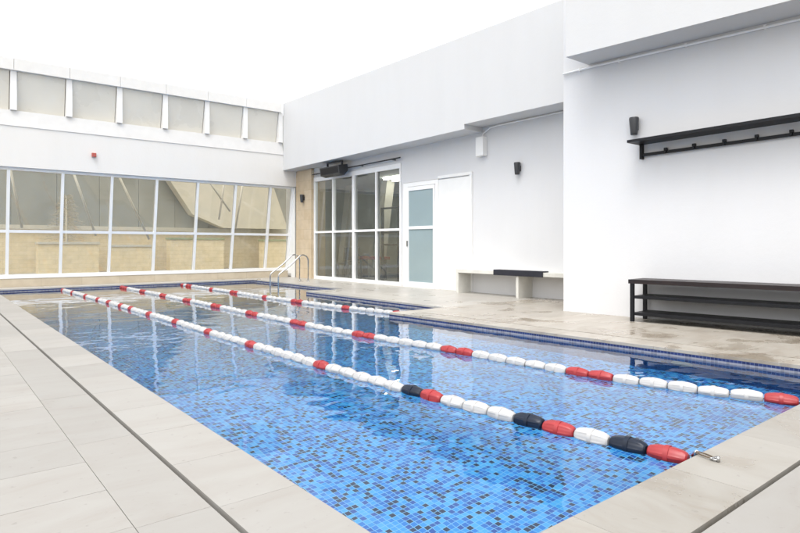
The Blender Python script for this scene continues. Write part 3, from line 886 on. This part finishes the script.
# tensioning gear on the near coping
def add_gear(root, a, b, c, big=True):
    a, b, c = Vector(a), Vector(b), Vector(c)
    d_ = (c-b); d_.z = 0; L = d_.length; d_.normalize(); pz = Vector((-d_.y, d_.x, 0))
    mb = MB(); mb.tube([a, a.lerp(b, .6)+Vector((0, 0, .012)), b], 0.005, 8); mb.build('hook_cable', M['cable'], root)
    if not big: return
    mb = MB(); mb.tube([a.lerp(b, .35)+Vector((0, 0, .008)), b], 0.010, 10); mb.build('ferrule', M['chrome'], root)
    m_ = b + d_*(0.043)
    mb = MB(); mb.tube([m_ + d_*(0.045*math.cos(2*math.pi*k/24)) + pz*(0.015*math.sin(2*math.pi*k/24)) for k in range(24)], 0.0038, 8, closed=True); mb.build('wire_loop', M['cable'], root)
    e = b + d_*(0.098)
    mb = MB(); mb.tube([e + d_*(0.014*math.cos(t)) + pz*(0.014*math.sin(t)) for t in [math.pi*(-.8+1.6*k/14) for k in range(15)]], 0.0052, 8); mb.build('shackle', M['chrome'], root)
    mb = MB(); mb.tube([e - d_*.010 - pz*.019, e - d_*.010 + pz*.021], 0.0055, 8); mb.build('shackle_pin', M['chrome'], root)
    mb = MB(); mb.tube([e + d_*.016+Vector((0, 0, -.008)), e + d_*.016+Vector((0, 0, .016))], 0.008, 10); mb.build('deck_eye', M['chrome'], root)
add_gear(rp1, (2.932, 1.335, -0.056), (2.880, 1.284, 0.010), (2.85, 1.18, 0.010))
add_gear(rp2, (4.60, 1.298, -0.058), (4.615, 1.27, 0.006), (4.62, 1.2, 0.006), False)

# ------------------------------------------------------------------ gym behind the tall windows
gr = thing('gym_room', 'dark gym interior seen through the tall windows', 'room', (12, 12, 0))
mb = MB(); mb.box(15, 15.2, 8.9, 17.5, 0, 3.05); mb.box(9.45, 15, 8.7, 8.9, 0, 3.05); mb.box(9.62, 15, 17.5, 17.7, 0, 3.05); mb.build('wall', M['gymwall'], gr)
mb = MB(); mb.box(9.42, 15.2, 8.7, 17.7, 3.052, 3.2); mb.build('ceiling', M['gymwall'], gr)
mb = MB(); mb.box(9.42, 15.2, 8.7, 17.7, -0.2, 0.0); mb.build('floor', M['gymfloor'], gr)
mb = MB(); mb.box(14.9, 14.99, 13.4, 16.8, 0.75, 2.5); mb.build('wall_panel', M['blind'], gr)
for k, (y0, lab) in enumerate(((12.6, 'lit ceiling tube of the gym nearest the door'), (14.2, 'lit ceiling tube deeper inside the gym'))):
    mb = MB(); mb.box(10.8+k*.5, 10.9+k*.5, y0-k*1.4, y0+1.5-k*1.4, 3.0, 3.05)
    tag(mb.build('ceiling_tube', M['lit']), lab, 'ceiling light', 'gym ceiling tubes')
for k, (x, y, lab) in enumerate(((11.2, 17.0, 'pale leaning shape added for a window reflection, at the left in the gym'), (11.3, 15.1, 'pale leaning shape added for a window reflection, in the middle of the gym'), (12.4, 14.6, 'pale leaning shape added for a window reflection, at the right in the gym'))):
    mb = MB(); mb.hexa([(x, y, 0), (x+.3, y, 0), (x+.3, y+.3, 0), (x, y+.3, 0)], [(x, y-.55, 3.05), (x+.3, y-.55, 3.05), (x+.3, y-.25, 3.05), (x, y-.25, 3.05)])
    tag(mb.build('reflection_column', M['palegrey']), lab, 'column', 'leaning shapes for window reflections')  # added shapes in place of slanting reflections in the gym windows
wb = thing('weight_bench', 'weight bench with a red pad on dark legs inside the gym', 'weight bench', (10.6, 14.3, 0))
mb = MB(); mb.box(10.45, 10.75, 13.7, 14.9, 0.58, 0.67, .02); mb.build('pad', M['red'], wb)
for y in (13.8, 14.75):
    mb = MB(); mb.box(10.5, 10.7, y, y+.05, 0, 0.578); mb.build('leg', M['black'], wb)
rc = thing('exercise_rack', 'dark upright exercise rack with bars inside the gym by the windows', 'exercise rack', (10.6, 12.9, 0))
for x in (10.3, 11.2):
    for y in (12.75, 13.5):
        mb = MB(); mb.box(x, x+.07, y, y+.07, 0, 2.1); mb.build('upright', M['charcoal'], rc)
for z in (0.4, 1.0, 1.35, 2.05):
    mb = MB(); mb.box(10.31, 10.36, 12.821, 13.499, z, z+.05); mb.build('bar', M['charcoal'], rc)
for k, (x, y, a, lab) in enumerate(((10.0, 14.9, .4, 'dark chair left of the weight bench inside the gym'), (10.9, 15.9, -.5, 'dark chair farther back inside the gym'))):
    ch = thing('chair', lab, 'chair', (x, y, 0), 'dark gym chairs')
    def cbx(n_, *a_):
        mb = MB(); mb.box(*a_, .01); o = mb.build(n_, M['charcoal']); o.parent = ch
    cbx('seat', -.22, .22, -.22, .22, .43, .48); cbx('backrest', .18, .22, -.22, .22, .55, .95)
    for sx in (-.2, .17):
        for sy in (-.2, .17): cbx('leg', sx, sx+.03, sy, sy+.03, 0, .429 if sx < 0 else .56)
    ch.rotation_euler = (0, 0, a)
